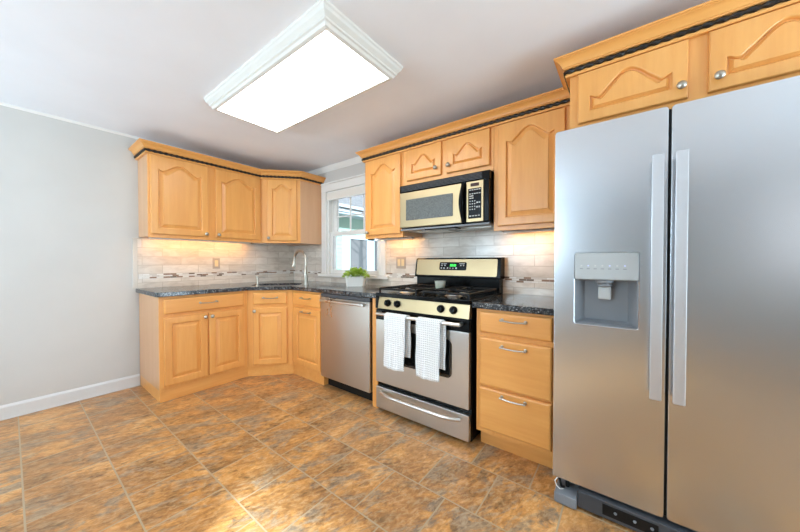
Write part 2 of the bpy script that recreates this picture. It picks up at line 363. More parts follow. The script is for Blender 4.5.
# window over the counter
wn = sroot('window_1', (1.11, 0, .955))
mb = MB()
mb.box((.602, -.022, .99), (.690, 0, 1.965), .004); mb.box((1.53, -.022, .99), (1.614, 0, 1.965), .004)
mb.box((.602, -.024, 1.965), (1.614, 0, 2.05), .004); mb.box((.596, -.036, 2.05), (1.62, 0, 2.068), .003)
mb.box((.672, -.028, .99), (.690, -.02, 1.965), .003); mb.box((1.53, -.028, .99), (1.548, -.02, 1.965), .003)
obj('casing', mb, 'trim', wn)
obj('sill', MB().box((.562, -.045, .955), (1.655, .03, .989), .006), 'trim', wn)
mb = MB(); mb.box((.690, 0, .989), (.715, .12, 1.965)); mb.box((1.505, 0, .989), (1.53, .12, 1.965)); mb.box((.715, 0, 1.945), (1.505, .12, 1.965)); mb.box((.715, .03, .989), (1.505, .12, 1.0))
mb.box((.715, .058, .989), (.728, .066, 1.945)); mb.box((1.492, .058, .989), (1.505, .066, 1.945))
obj('frame', mb, 'trim', wn)
def sash(name, y0, y1, z0, z1, st, br_, tr, muntin):
    mb = MB(); a, b = .716, 1.504
    mb.box((a, y0, z0), (a+st, y1, z1), .003); mb.box((b-st, y0, z0), (b, y1, z1), .003)
    mb.box((a+st, y0, z0), (b-st, y1, z0+br_), .003); mb.box((a+st, y0, z1-tr), (b-st, y1, z1), .003)
    o = obj(name, mb, 'trim', wn); ym = (y0+y1)/2
    obj('pane', MB().box((a+st, ym-.002, z0+br_), (b-st, ym+.002, z1-tr)), 'glass', o, smooth=0)
    if muntin:
        mb = MB(); g0, g1 = a+st, b-st
        for i in (1, 2): x = g0+(g1-g0)*i/3; mb.box((x-.007, ym-.008, z0+br_), (x+.007, ym+.008, z1-tr))
        zm = 1.668; mb.box((g0, ym-.008, zm-.007), (g1, ym+.008, zm+.007)); obj('muntin', mb, 'trim', o)
sash('lower_sash', .022, .056, 1.0, 1.487, .042, .036, .05, False)
sash('upper_sash', .068, .102, 1.45, 1.944, .066, .04, .05, True)
sh = thing('roller_shade', (1.11, -.006, 1.86), 'cream roller shade rolled up at the top of the window', 'window shade')
obj('fabric', MB().box((.697, -.016, 1.868), (1.523, -.004, 1.948), .004), 'shade', sh)
obj('hem_bar', MB().box((.697, -.020, 1.856), (1.523, -.001, 1.870), .004), 'trim', sh)
# unseen openings; wide window and glazed door added for their daylight
def far_window(name, x0, x1, z0, z1, t=.04):
    o = sroot(name, ((x0+x1)/2, Y0-.06, z0)); mb = MB()
    mb.box((x0, Y0-.10, z0), (x0+t, Y0-.02, z1)); mb.box((x1-t, Y0-.10, z0), (x1, Y0-.02, z1)); mb.box((x0, Y0-.10, z1-t), (x1, Y0-.02, z1)); mb.box((x0, Y0-.10, z0), (x1, Y0-.02, z0+t))
    obj('frame', mb, 'trim', o)
far_window('added_window_2', .35, 2.25, .8, 2.1); far_window('window_3', 5.01, 5.95, .93, 2.12, .025)
o = sroot('added_door_1', (X1+.06, -1.7, 0)); mb = MB()
for y in (-2.8, -1.73, -.66): mb.box((X1+.02, y, 0), (X1+.1, y+.06, 2.1))
mb.box((X1+.02, -2.74, 2.03), (X1+.1, -.66, 2.1)); obj('frame', mb, 'trim', o)
# ------------------------------------------------------------------ outside
ext = thing('neighbouring_house', (-2.9, 4, -.3), 'mint green house wing with grey shingle roof seen through the window', 'house')
obj('wall', MB().box((-5, 1.2, -.3), (-2.5, 9, 2.4)), 'mint', ext, smooth=0)
mb = MB()
for i in range(21): mb.box((-2.5, 1.2, .05+i*.11), (-2.488, 3.05, .15+i*.11)); mb.box((-2.5, 4.66, .05+i*.11), (-2.488, 9, .15+i*.11))
obj('siding', mb, 'mint', ext, smooth=0)
obj('eave', MB().box((-2.55, 1.0, 2.33), (-2.05, 9, 2.38)).box((-2.11, 1.0, 2.36), (-2.05, 9, 2.54)).box((-2.06, 1.0, 2.48), (-1.98, 9, 2.55)), 'extwhite', ext, smooth=0)
obj('roof', MB().prism([(-2.0, 2.55), (-5.2, 4.1), (-5.2, 4.0), (-2.05, 2.46)], 1.0, 9, lambda a, b, c: Vector((a, c, b))), 'shingle', ext, smooth=0)
pd = obj('patio_door', MB().box((-2.5, 3.08, -.1), (-2.44, 3.33, 1.83)).box((-2.5, 4.02, -.1), (-2.44, 4.31, 1.83)).box((-2.5, 4.57, -.1), (-2.44, 4.66, 1.83)).box((-2.5, 3.33, 1.755), (-2.44, 4.57, 1.83)).box((-2.5, 3.33, -.1), (-2.44, 4.57, .2)), 'extwhite', ext, smooth=0)
obj('pane', MB().box((-2.49, 3.33, .2), (-2.47, 4.02, 1.755)), 'patio_glass', pd, smooth=0)
obj('pane', MB().box((-2.49, 4.31, .2), (-2.47, 4.57, 1.755)), 'patio_glass', pd, smooth=0)
struct('ground', MB().box((-14, .4, -.4), (16, 24, -.3)).box((6.6, -16, -.4), (16, .4, -.3)), 'snow', smooth=0)
def tree(x, y, h, lab, sd):
    rnd = random.Random(sd); o = thing('bare_tree', (x, y, -.3), lab, 'tree', 'bare trees in the yard'); mb = MB(); br_ = MB()
    mb.tube([(x+.1*math.sin(i*.7), y, -.3+h*i/8) for i in range(9)], .13, 8, rf=lambda i, a: .16*(1-i/9.5))
    for i in range(16):
        z = h*(.2+.75*rnd.random()); a = rnd.random()*6.28; L = .9+rnd.random()*1.2
        br_.tube([(x, y, z), (x+L*.5*math.cos(a), y+L*.5*math.sin(a), z+L*.4), (x+L*math.cos(a), y+L*math.sin(a), z+L*1.0)], .04, 5, rf=lambda i, a: .045*(1-i/2.4))
    obj('trunk', mb, 'bark', o); obj('branches', br_, 'bark', o)
for i, (x, y, h, lab) in enumerate([(-.9, 5.9, 5, 'bare dark tree nearest the patio door, mirrored in its glass'), (1.2, 8.6, 6, 'bare tree mirrored in the patio door, second from the house'), (4.0, 10.4, 5.5, 'bare tree mirrored in the patio door, farther across the yard'), (.6, 13.6, 6.5, 'tall bare tree farthest back in the yard')]): tree(x, y, h, lab, i)
# ------------------------------------------------------------------ base cabinets
def carcass(mb_list): pass
KICK = .098
# left two-door
yE = -1.606
cb = thing('base_cabinet', (.30, -1.26, 0), 'maple two-door base cabinet with one wide drawer against the white wall', 'cabinet')
obj('body', MB().box((.012, yE, KICK), (.585, -.917, .8525), .001), 'side', cb)
obj('face_frame', face_frame(fL, yE, -.9165, KICK, .8525), 'wood_z', cb)
obj('toe_kick', MB().box((.0, yE+.004, 0), (FX-.012, -.91, KICK), .002), 'wood_y', cb)
d = obj('drawer', slab_front(fL, -1.578, -.953, .708, .829), 'wood_y', cb); obj('pull', pull(fL, -1.262, .778), 'nickel', d)
d = obj('door', panel_door(fL, -1.578, -1.268, .128, .680), 'wood_z', cb); obj('knob', knob(fL, -1.288, .650), 'nickel', d)
d = obj('door', panel_door(fL, -1.258, -.950, .128, .680), 'wood_z', cb); obj('knob', knob(fL, -1.236, .650), 'nickel', d)
# corner sink cabinet
cb = thing('corner_base_cabinet', (.4, -.4, 0), 'maple corner sink cabinet set diagonally with one door and one drawer', 'cabinet')
body = [(.012, -.012), (.012, -.9155), (.585, -.9155), (.602, -.898), (.871, -.602), (.8865, -.585), (.8865, -.012)]
n = fD.n; i_ = lambda p, k: (p[0]-n.x*k, p[1]-n.y*k)
body = [(.012, -.012), (.012, -.9155), (.584, -.9155), i_(DP, .0195), i_(DQ, .0195), (.8865, -.584), (.8865, -.012)]
obj('body', MB().prism(body, KICK, .845), 'side', cb)
obj('face_frame', face_frame(fD, 0, fD.len, KICK, .8525), 'wood_z', cb)
obj('toe_kick', MB().box((-.008, -.04, 0), (fD.len+.008, -.012, KICK), .001, fD), 'wood_x', cb)
d = obj('drawer', slab_front(fD, .055, .370, .712, .829), 'wood_x', cb); obj('pull', pull(fD, .217, .778), 'nickel', d)
d = obj('door', panel_door(fD, .055, .370, .118, .681), 'wood_z', cb); obj('knob', knob(fD, .074, .650), 'nickel', d)
# pull-out cabinet
cb = thing('pullout_base_cabinet', (1.12, -.3, 0), 'narrow maple cabinet beside the dishwasher with two stacked bar pulls', 'cabinet')
obj('body', MB().box((.888, -.585, KICK), (1.362, -.012, .8525), .001), 'side', cb)
obj('face_frame', face_frame(fR, .888, 1.362, KICK, .8525), 'wood_z', cb)
obj('toe_kick', MB().box((.885, -(FY-.012), 0), (1.362, -.3, KICK), .002), 'wood_y', cb)
d = obj('drawer', slab_front(fR, .938, 1.345, .708, .833), 'wood_x', cb); obj('pull', pull(fR, 1.142, .785), 'nickel', d)
d = obj('door', panel_door(fR, .938, 1.347, .128, .681), 'wood_z', cb); obj('pull', pull(fR, 1.142, .653), 'nickel', d)
# filler between dishwasher and range
o = obj('filler_panel', MB().box((1.978, -.612, 0), (2.032, -.012, .8525), .002), 'wood_z', None, (2.0, -.3, 0)); tag(o, 'narrow maple filler stile between the dishwasher and the range', 'cabinet panel')
# right drawer cabinet
cb = thing('drawer_base_cabinet', (3.05, -.3, 0), 'maple base cabinet of three drawers between the range and the refrigerator', 'cabinet')
obj('body', MB().box((2.828, -.585, KICK+.01), (3.266, -.012, .8525), .001), 'side', cb)
obj('face_frame', face_frame(fR, 2.828, 3.266, KICK+.01, .8525), 'wood_z', cb)
obj('toe_kick', MB().box((2.83, -(FY-.065), 0), (3.266, -.1, KICK+.01), .002), 'wood_x', cb)
for z0, z1, zp in ((.712, .838, .800), (.398, .684, .646), (.137, .386, .358)):
    d = obj('drawer', slab_front(fR, 2.852, 3.246, z0, z1), 'wood_x', cb); obj('pull', pull(fR, 3.052, zp), 'nickel', d)
# ------------------------------------------------------------------ dishwasher
dw = thing('dishwasher', (1.67, -.3, 0), 'stainless steel dishwasher under the counter beside the range', 'dishwasher')
obj('body', MB().box((1.372, -.598, .105), (1.970, -.02, .850), .002), 'blackmat', dw)
d = obj('door', MB().box((1.3665, -.632, .105), (1.966, -.6, .815), .005), 'steel', dw)
mb = MB(); mb.tube([(1.40+.53*i/16, -.670+.012*abs(i/8-1)**3, .792) for i in range(17)], .0115, 10)
for x in (1.415, 1.915): mb.box((x-.013, -.672, .782), (x+.013, -.63, .803), .003)
obj('handle', mb, 'steel_pol', d)
obj('control_strip', MB().box((1.3665, -.630, .818), (1.966, -.6, .848), .003), 'darkgrey', dw)
obj('toe_kick', MB().box((1.372, -.55, 0), (1.972, -.5, .104)), 'blackmat', dw)
# ------------------------------------------------------------------ countertops
def offs(): 
    nD = fD.n; p = Vector((*DP, 0))+nD*.032
    e = fD.e; xo = .634; yo = -.634
    t1 = (xo-p.x)/e.x; t2 = (yo-p.y)/e.y
    return (xo, (p+e*t1).y), ((p+e*t2).x, yo)
ca, cbp = offs()
ZT, CT = .889, .0365
mid = (Vector((*DP, 0))+Vector((*DQ, 0)))/2
def DT(t, dep): q = mid+fD.e*t-fD.n*dep; return (q.x, q.y)
def rrect_dt(t0, t1, d0, d1, r):
    pts = []
    for cx, cy, a0 in ((t1-r, d1-r, 0), (t0+r, d1-r, 90), (t0+r, d0+r, 180), (t1-r, d0+r, 270)):
        for i in range(7): a = R(a0+15*i); pts.append(DT(cx+r*math.cos(a), cy+r*math.sin(a)))
    return pts
def counter_mesh(name, outer, hole=None):
    bm = bmesh.new(); es = []
    for lp in ([outer] + ([hole] if hole else [])):
        vs = [bm.verts.new((x, y, ZT-CT)) for x, y in lp]
        es += [bm.edges.new((vs[i], vs[(i+1) % len(vs)])) for i in range(len(vs))]
    bmesh.ops.triangle_fill(bm, use_beauty=True, edges=es)
    r = bmesh.ops.extrude_face_region(bm, geom=list(bm.faces))
    for q in r['geom']:
        if isinstance(q, bmesh.types.BMVert): q.co.z += CT
    bmesh.ops.recalc_face_normals(bm, faces=bm.faces)
    me = bpy.data.meshes.new(name); bm.to_mesh(me); bm.free()
    o = bpy.data.objects.new(name, me); COL.objects.link(o); me.materials.append(M['granite'])
    m = o.modifiers.new('edge', 'BEVEL'); m.width = .007; m.segments = 3; m.limit_method = 'ANGLE'; m.angle_limit = R(50)
    for p in me.polygons: p.use_smooth = True
    me.set_sharp_from_angle(angle=R(35)); return o
ye = yE-.022; rc = .03
outer = [(.0095, ye)] + [(.634-rc+rc*math.sin(R(a)), ye+rc-rc*math.cos(R(a))) for a in (0, 30, 60, 90)] + [ca, cbp, (2.033, -.634), (2.033, -.0105), (.0095, -.0105)]
hole = rrect_dt(-.22, .26, .095, .40, .08)
tag(counter_mesh('countertop', outer, hole), 'dark speckled granite countertop wrapping the corner around the sink', 'countertop')
tag(counter_mesh('countertop', [(2.806, -.634), (3.268, -.634), (3.268, -.0105), (2.806, -.0105)]), 'short dark granite countertop between the range and the refrigerator', 'countertop')
# sink, faucet, dispenser
outer_r = rrect_dt(-.232, .272, .083, .412, .09); 
sk = MB(); Z_ = ZT-CT-.001
rg = []
for e, z in ((.012, 0), (.012, -.004), (0, -.004), (-.004, -.03)):
    rg.append([Vector((*q, Z_+z)) for q in rrect_dt(-.22-e, .26+e, .095-e, .40+e, .08+e)])
rg.append([Vector((*q, Z_-.17)) for q in rrect_dt(-.20, .24, .115, .38, .07)])
rg.append([Vector((*q, Z_-.185)) for q in rrect_dt(-.17, .21, .145, .35, .05)])
s_ = thing('sink', (*DT(.02, .25), Z_-.185), 'steel undermount sink bowl in the corner of the granite counter', 'sink')
obj('bowl', sk.rings(rg, cap0=False), 'steel', s_)
obj('drain', MB().lathe([(0, 0), (.04, 0), (.042, .003), (.03, .004), (0, .002)], (*DT(.02, .25), Z_-.184)), 'nickel_dark', s_)
fp = Vector((.838, -.41, ZT))
fa = thing('faucet', fp, 'tall brushed nickel gooseneck faucet beside the corner sink', 'faucet')
obj('base', MB().lathe([(0, 0), (.027, 0), (.027, .006), (.0215, .012), (.021, .070), (.0245, .074), (.0245, .086), (.021, .092), (.020, .150), (.014, .165), (0, .166)], fp+Vector((0, 0, .0)), seg=24), 'nickel', fa)
dirv = Vector((-.95, -.05, 0)).normalized(); pts = []
hh = .262; rad = .096
for i in range(6): pts.append(fp+Vector((0, 0, .14+(hh-.14)*i/5)))
for i in range(1, 15): a = math.pi*i/14*1.02; pts.append(fp+dirv*(rad-rad*math.cos(a))+Vector((0, 0, hh+rad*math.sin(a))))
tip = pts[-1]; pts.append(tip+Vector((-.002, 0, -.006)))
obj('neck', MB().tube(pts, .0135, 12), 'nickel', fa)
e0 = pts[-1]; ax = Vector((-.22, -.02, -1))
obj('spray_head', MB().lathe([(0, 0), (.0145, 0), (.0155, .015), (.022, .045), (.024, .066), (.022, .070), (0, .070)], e0, ax), 'nickel', fa)
obj('spray_button', MB().box((-.007, -.004, -.02), (.007, .004, .02), .003, lambda a, b, c: e0+ax.normalized()*(.05-c)+Vector((-.020+b, a, 0))), 'nickel_dark', fa)
hp = fp+Vector((.018, -.012, .118))
obj('lever', MB().tube([hp, hp+Vector((.020, -.012, .010)), hp+Vector((.034, -.018, .05)), hp+Vector((.040, -.02, .095))], .007, 8), 'nickel', fa)
sp_ = Vector((.583, -.800, ZT)); dsp = thing('soap_dispenser', sp_, 'small brushed nickel soap dispenser at the left rim of the sink', 'soap dispenser')
obj('base', MB().lathe([(0, 0), (.019, 0), (.019, .005), (.009, .010), (.008, .075), (0, .076)], sp_), 'nickel', dsp)
obj('spout', MB().lathe([(0, .076), (.012, .076), (.012, .092), (.005, .096), (0, .097)], sp_).tube([sp_+Vector((0, 0, .086)), sp_+Vector((.035, .026, .088)), sp_+Vector((.060, .044, .080))], .0055, 8), 'nickel', dsp)
# ------------------------------------------------------------------ upper cabinets
ZU, ZUT = 1.342, 2.056
yU = -1.600
LAB = {}
uc = thing('wall_cabinet', (.15, -1.1, ZU), 'maple double-door wall cabinet with arched panels beside the white wall', 'cabinet')
obj('body', MB().box((.0, yU, ZU+.012), (.289, -.6162, ZUT+.05), .001), 'side', uc)
obj('face_frame', face_frame(uL, yU, -.6162, ZU, ZUT+.05), 'wood_z', uc)
d = obj('door', panel_door(uL, -1.586, -1.146, 1.372, 2.050, .062, .052, .115), 'wood_z', uc); obj('knob', knob(uL, -1.168, 1.398), 'nickel', d)
d = obj('door', panel_door(uL, -1.081, -.636, 1.372, 2.050, .062, .052, .115), 'wood_z', uc); obj('knob', knob(uL, -1.060, 1.398), 'nickel', d)
uc = thing('corner_wall_cabinet', (.2, -.2, ZU), 'maple corner wall cabinet set diagonally above the sink', 'cabinet')
n = uD.n
obj('body', MB().prism([(.0, .0), (.0, -.6155), (.2885, -.6155), i_(UP_, .0195), i_(UQ, .0195), (.5985, -.2885), (.5985, .0)], ZU, ZUT+.05), 'side', uc)
obj('face_frame', face_frame(uD, 0, uD.len, ZU, ZUT+.05), 'wood_z', uc)
obj('side_panel', MB().box((.585, -.31, ZU), (.600, -.0, ZUT+.05), .001), 'side', uc)
ul = uD.len
d = obj('door', panel_door(uD, .068, ul-.038, 1.368, 2.050, .05, .05, .098), 'wood_z', uc); obj('knob', knob(uD, .088, 1.396), 'nickel', d)
def ucab(name, x0, x1, z0, lab, doors, depth=UY, fr=uR, yb=0):
    o = thing(name, ((x0+x1)/2, -depth/2, z0), lab, 'cabinet')
    obj('body', MB().box((x0, -(depth-.0195), z0+(.012 if z0 < 1.5 else 0)), (x1, yb, ZUT+.05), .001), 'side', o)
    obj('face_frame', face_frame(fr, x0, x1, z0, ZUT+.05), 'wood_z', o)
    for a, b, zb, arch, st, top, kx, kz in doors:
        d = obj('door', panel_door(fr, a, b, zb, 2.048, arch, st, top, .036 if z0 < 1.5 else .021), 'wood_z', o)
        obj('knob', knob(fr, kx, kz), 'nickel', d)
    return o
ucab('wall_cabinet', 1.612, 2.050, ZU, 'maple single-door wall cabinet between the window and the microwave', [(1.642, 2.034, 1.372, .062, .052, .115, 1.665, 1.396)])
ucab('wall_cabinet', 2.052, 2.822, 1.757, 'short maple two-door wall cabinet directly above the microwave', [(2.096, 2.422, 1.797, .058, .050, .115, 2.380, 1.852), (2.470, 2.800, 1.797, .058, .050, .115, 2.490, 1.852)])
ucab('wall_cabinet', 2.824, 3.300, ZU, 'tall maple single-door wall cabinet between the microwave and the refrigerator', [(2.856, 3.255, 1.372, .066, .052, .115, 3.232, 1.396)])
fF = frR(.607)
ucab('refrigerator_cabinet', 3.3155, 4.26, 1.785, 'deep maple two-door cabinet above the refrigerator', [(3.351, 3.744, 1.809, .078, .046, .115, 3.722, 1.857), (3.802, 4.200, 1.809, .078, .046, .115, 3.830, 1.857)], .607, fF)
# crown mouldings
def miter(path, d):
    out = []
    for i, p in enumerate(path):
        p = Vector(p); ns = []
        if i > 0: e = (p-Vector(path[i-1])).normalized(); ns.append(Vector((e.y, -e.x)))
        if i < len(path)-1: e = (Vector(path[i+1])-p).normalized(); ns.append(Vector((e.y, -e.x)))
        if len(ns) == 1: out.append(p+ns[0]*d)
        else:
            m = (ns[0]+ns[1]); m.normalize(); out.append(p+m*(d/m.dot(ns[0])))
    return out
CR = [(.0005, 2.0525), (.016, 2.0525), (.019, 2.058), (.019, 2.063), (.015, 2.066), (.015, 2.088), (.026, 2.090), (.026, 2.095), (.031, 2.098), (.034, 2.106), (.041, 2.117), (.052, 2.126), (.058, 2.128), (.058, 2.132), (.064, 2.134), (.064, 2.142), (.0005, 2.142)]
def crown(path, lab, mat):
    o = thing('crown_molding', (*path[1], 2.0525), lab, 'crown molding')
    rings = []
    cols = [miter(path, d) for d, z in CR]
    for j in range(len(path)): rings.append([Vector((*cols[i][j], CR[i][1])) for i in range(len(CR))])
    obj('profile', MB().rings(rings), mat, o, smooth=25)
    pl = [Vector((*p, 2.077)) for p in miter(path, .0175)]; pts = []
    for a, b in zip(pl, pl[1:]):
        L = (b-a).length; m = max(2, int(L/.006))
        pts += [a+(b-a)*i/m for i in range(m)]
    pts.append(pl[-1])
    obj('rope_bead', MB().tube(pts, .009, 8, rf=lambda i, a: .0100*(1+.24*math.cos(2*a+i*.95))), 'rope', o, smooth=60)
crown([(.0, yU), (UX, yU), UP_, UQ, (.6, -.0)], 'maple crown molding with dark rope bead over the left and corner wall cabinets', 'wood_y')
crown([(1.612, 0), (1.612, -UY), (3.310, -UY)], 'maple crown molding with dark rope bead running over the microwave', 'wood_x')
crown([(3.3150, -.30), (3.3150, -.607), (4.262, -.607)], 'maple crown molding with dark rope bead above the refrigerator cabinet', 'wood_x')
# under-cabinet lamps
def strip(loc, L, axis, lab):
    x, y = loc; o = thing('under_cabinet_light', (x, y, ZU-.004), lab, 'lamp', 'lamps under the wall cabinets')
    h = (L/2, .02) if axis == 0 else (.02, L/2)
    a_ = (x+h[0]-.004, y-h[1], ZU-.004) if axis else (x-h[0], y-h[1], ZU-.004); b_ = (x+h[0], y+h[1], ZU+.0118) if axis else (x+h[0], y-h[1]+.004, ZU+.0118)
    obj('housing', MB().box((x-h[0], y-h[1], ZU+.008), (x+h[0], y+h[1], ZU+.0118), .001).box(a_, b_, .001).box((x-h[0], y-h[1], ZU-.003), (x+h[0] if axis else x-h[0]+.004, y-h[1]+.004 if axis else y+h[1], ZU+.0118)).box((x-h[0] if axis else x+h[0]-.004, y+h[1]-.004 if axis else y-h[1], ZU-.003), (x+h[0], y+h[1], ZU+.0118)), 'trim', o)
    obj('lens', MB().box((x-h[0]+.004, y-h[1]+.004, ZU+.003), (x+h[0]-.005, y+h[1]-.004, ZU+.0078)), 'strip', o)
strip((.12, -1.1), .9, 1, 'slim warm lamp under the double-door wall cabinet')
strip((.12, -.40), .42, 1, 'slim warm lamp under the corner wall cabinet')
strip((1.83, -.12), .38, 0, 'slim warm lamp under the wall cabinet by the window')
strip((3.06, -.12), .44, 0, 'slim warm lamp under the wall cabinet by the refrigerator')
# ------------------------------------------------------------------ microwave
yM = -.365
def mp_(x, z, k=1.0182): return 3.5423-(3.5423-x)*k, 1.1328+(z-1.1328)*k
mw = thing('microwave', (2.433, -.18, 1.385), 'stainless and black over-range microwave mounted between the wall cabinets', 'microwave')
mx0, mx1, mz0, mz1 = 2.057, 2.815, 1.386, 1.752
obj('body', MB().box((mx0, yM+.03, mz0+.012), (mx1, -.012, mz1), .003), 'black', mw)
mb = MB().box((mx0, yM, 1.694), (mx1, yM+.03, mz1-.001), .003)
g = obj('vent_grille', mb, 'black', mw)
mb = MB()
for i in range(5): z = 1.702+i*.0092; mb.box((mx0+.02, yM-.005, z), (mx1-.05, yM+.002, z+.0045), .001)
obj('louvers', mb, 'darkgrey', g)
dr = obj('door', MB().box((mx0+.006, yM-.006, 1.409), (2.612, yM+.03, 1.690), .006), 'steel_warm', mw)
def rrect(x0, x1, z0, z1, r, seg=6):
    pts = []
    for cx, cz, a0 in ((x1-r, z1-r, 0), (x0+r, z1-r, 90), (x0+r, z0+r, 180), (x1-r, z0+r, 270)):
        for i in range(seg+1): a = R(a0+90*i/seg); pts.append((cx+r*math.cos(a), cz+r*math.sin(a)))
    return pts
def plate(x0, x1, z0, z1, y0, y1, r=.01): return MB().prism(rrect(x0, x1, z0, z1, r), y0, y1, lambda a, b, c: Vector((a, c, b)))
k = N('mesh screened microwave glass'); v = k.coord((1, 1, 1)); vo = k.n('TexVoronoi'); vo.inputs['Scale'].default_value = 260; k.l(v, vo.inputs['Vector'])
k.l(k.ramp(vo.outputs['Distance'], [(.2, (40, 42, 42)), (.6, (110, 112, 108))]), k.b.inputs['Base Color']); k.set(Roughness=.18); M['mwglass'] = k.m
obj('window', plate(2.128, 2.546, 1.464, 1.630, yM-.0095, yM-.006, .006), 'mwglass', dr)
mb = MB(); mb.tube([(2.632-.012*math.sin(math.pi*i/14), yM-.012-.026*math.sin(math.pi*i/14), 1.418+.262*i/14) for i in range(15)], .013, 10)
mb.box((2.612, yM-.004, 1.409), (2.648, yM+.03, 1.690), .003)
obj('handle', mb, 'black', dr)
cp = obj('control_panel', MB().box((2.650, yM-.006, 1.409), (2.775, yM+.03, 1.690), .004), 'steel_warm', mw)
obj('keypad', plate(2.666, 2.760, 1.432, 1.640, yM-.008, yM-.006, .003), 'black', cp)
def key(lo, hi): obj('key', MB().box(lo, hi), 'white_mark', cp, smooth=0)
for r_, (z, cols, ww) in enumerate([(1.627, 5, .012), (1.600, 5, .012), (1.585, 1, .03), (1.570, 2, .014)]):
    for c in range(cols): x = 2.674+c*.0172; key((x, yM-.0088, z), (x+ww, yM-.0079, z+.006))
for i in range(4):
    for j in range(3): key((2.676+j*.017, yM-.0088, 1.492+i*.019), (2.683+j*.017, yM-.0079, 1.499+i*.019))
for i in range(2):
    for j in range(2): key((2.726+j*.016, yM-.0088, 1.505+i*.03), (2.737+j*.016, yM-.0079, 1.515+i*.03))
for i in range(4): key((2.674+i*.021, yM-.0088, 1.447), (2.688+i*.021, yM-.0079, 1.453))
obj('display', plate(2.682, 2.744, 1.654, 1.676, yM-.0085, yM-.006, .003), 'amber', cp)
obj('trim_strip', MB().box((2.778, yM-.004, 1.409), (2.813, yM+.03, 1.690), .004), 'black', mw)
mb = MB().box((mx0+.004, yM+.006, mz0), (mx1-.004, -.02, mz0+.013), .002)
un = obj('underside', mb, 'grey', mw)
obj('lamp_cover', MB().box((2.30, yM-.002, mz0-.010), (2.56, yM+.10, mz0-.0005), .004), 'black', un)
obj('filter', MB().box((2.14, -.24, mz0-.004), (2.42, -.06, mz0-.0005)).box((2.50, -.24, mz0-.004), (2.78, -.06, mz0-.0005)), 'steel', un)
# ------------------------------------------------------------------ range
yR = -.640; rx0, rx1 = 2.040, 2.801
rg_ = thing('gas_range', (2.42, -.32, 0), 'stainless steel gas range with black cooktop below the microwave', 'range')
obj('body', MB().box((rx0, yR+.03, .02), (rx1, -.02, .86), .003), 'black', rg_)
dr = obj('drawer', MB().box((rx0+.004, yR-.004, .030), (rx1-.004, yR+.03, .193), .005), 'steel', rg_)
mb = MB(); pts = []
for i in range(21):
    s_ = i/10-1; pts.append((2.42+s_*.325, yR-.012-.038*(1-abs(s_)**6), .157))
mb.tube(pts, .011, 10); obj('handle', mb, 'steel_pol', dr)
od = obj('oven_door', MB().box((rx0+.004, yR-.006, .228), (rx1-.004, yR+.03, .700), .005), 'steel', rg_)
obj('glass_band', MB().box((rx0+.003, yR-.004, .7005), (rx1-.003, yR+.03, .776), .004), 'black', od)
obj('window', plate(2.158, 2.682, .395, .640, yR-.0085, yR-.006, .035), 'glassdark', od)
hy = -.694; hz = .751
mb = MB(); mb.tube([(2.088+.665*i/20, hy+.010*abs(i/10-1)**4, hz) for i in range(21)], .0125, 12)
for x in (2.094, 2.747): mb.tube([(x, yR-.003, hz), (x, hy+.012, hz)], .0125, 10)
obj('handle', mb, 'steel_pol', od)
cpn = obj('control_panel', MB().prism([(yR+.03, .785), (yR-.012, .785), (yR+.004, .868), (yR+.03, .868)], rx0+.030, rx1-.003, lambda a, b, c: Vector((c, a, b))), 'steel_warm', rg_, smooth=0)
obj('end_cap', MB().box((rx0, yR-.006, .780), (rx0+.0295, yR+.03, .869), .003), 'black', rg_)
kn = Vector((0, -.083, .016)).normalized()
kn = Vector((0, -.982, .189))
for x in (2.163, 2.250, 2.603, 2.692):
    c = Vector((x, yR-.005, .829))
    kb = obj('burner_knob', MB().lathe([(.026, 0), (.026, .004), (.021, .007), (.0195, .022), (.016, .026), (0, .0265)], c, kn, 24), 'black', rg_)
    obj('grip', MB().box((-.0055, -.019, .0), (.0055, .019, .034), .003, lambda a, b, cc, c=c: c+Vector((a, 0, 0))+kn*cc+Vector((0, .189, .982))*b), 'black', kb)
ct = obj('cooktop', MB().box((rx0-.001, yR-.008, .8695), (rx1+.001, -.10, .900), .006), 'black', rg_)
mb = MB()
for cx in (2.225, 2.615):
    x0, x1_, y0, y1 = cx-.165, cx+.165, -.615, -.135
    zt = .934; loop = [(x0, y0), (x1_, y0), (x1_, y1), (x0, y1)]
    P = []
    for (ax_, ay), (bx, by) in zip(loop, loop[1:]+loop[:1]):
        for i in range(6): P.append((ax_+(bx-ax_)*i/6, ay+(by-ay)*i/6, zt-.006))
    g = MB(); g.tube(P, .0085, 8, closed=True)
    for yc in (-.49, -.26):
        for a in range(4):
            an = R(45+90*a); 
        for dx, dy in ((1, 0), (-1, 0), (0, 1), (0, -1)):
            ex = (x1_ if dx > 0 else x0) if dx else cx; ey = yc+(.115*dy)
            if dy: ex = cx
            g.tube([(ex, ey, zt-.006), (cx+dx*.075, yc+dy*.075, zt), (cx+dx*.032, yc+dy*.032, zt)], .008, 6)
    g.tube([(x0, -.375, zt-.006), (x1_, -.375, zt-.006)], .008, 6)
    for px, py in ((x0, y0), (x1_, y0), (x1_, y1), (x0, y1)): g.tube([(px, py, .900), (px, py, zt-.004)], .008, 6)
    gr = obj('burner_grate', g, 'blackmat', rg_)
    for yc in (-.49, -.26):
        obj('burner', MB().lathe([(0, 0), (.062, 0), (.058, .003), (.046, .006), (.044, .013), (0, .0135)], (cx, yc, .900), seg=24), 'steel_pol', rg_)
        obj('burner_cap', MB().lathe([(0, .0135), (.036, .0135), (.037, .019), (.030, .0225), (0, .023)], (cx, yc, .900), seg=24), 'blackmat', rg_)
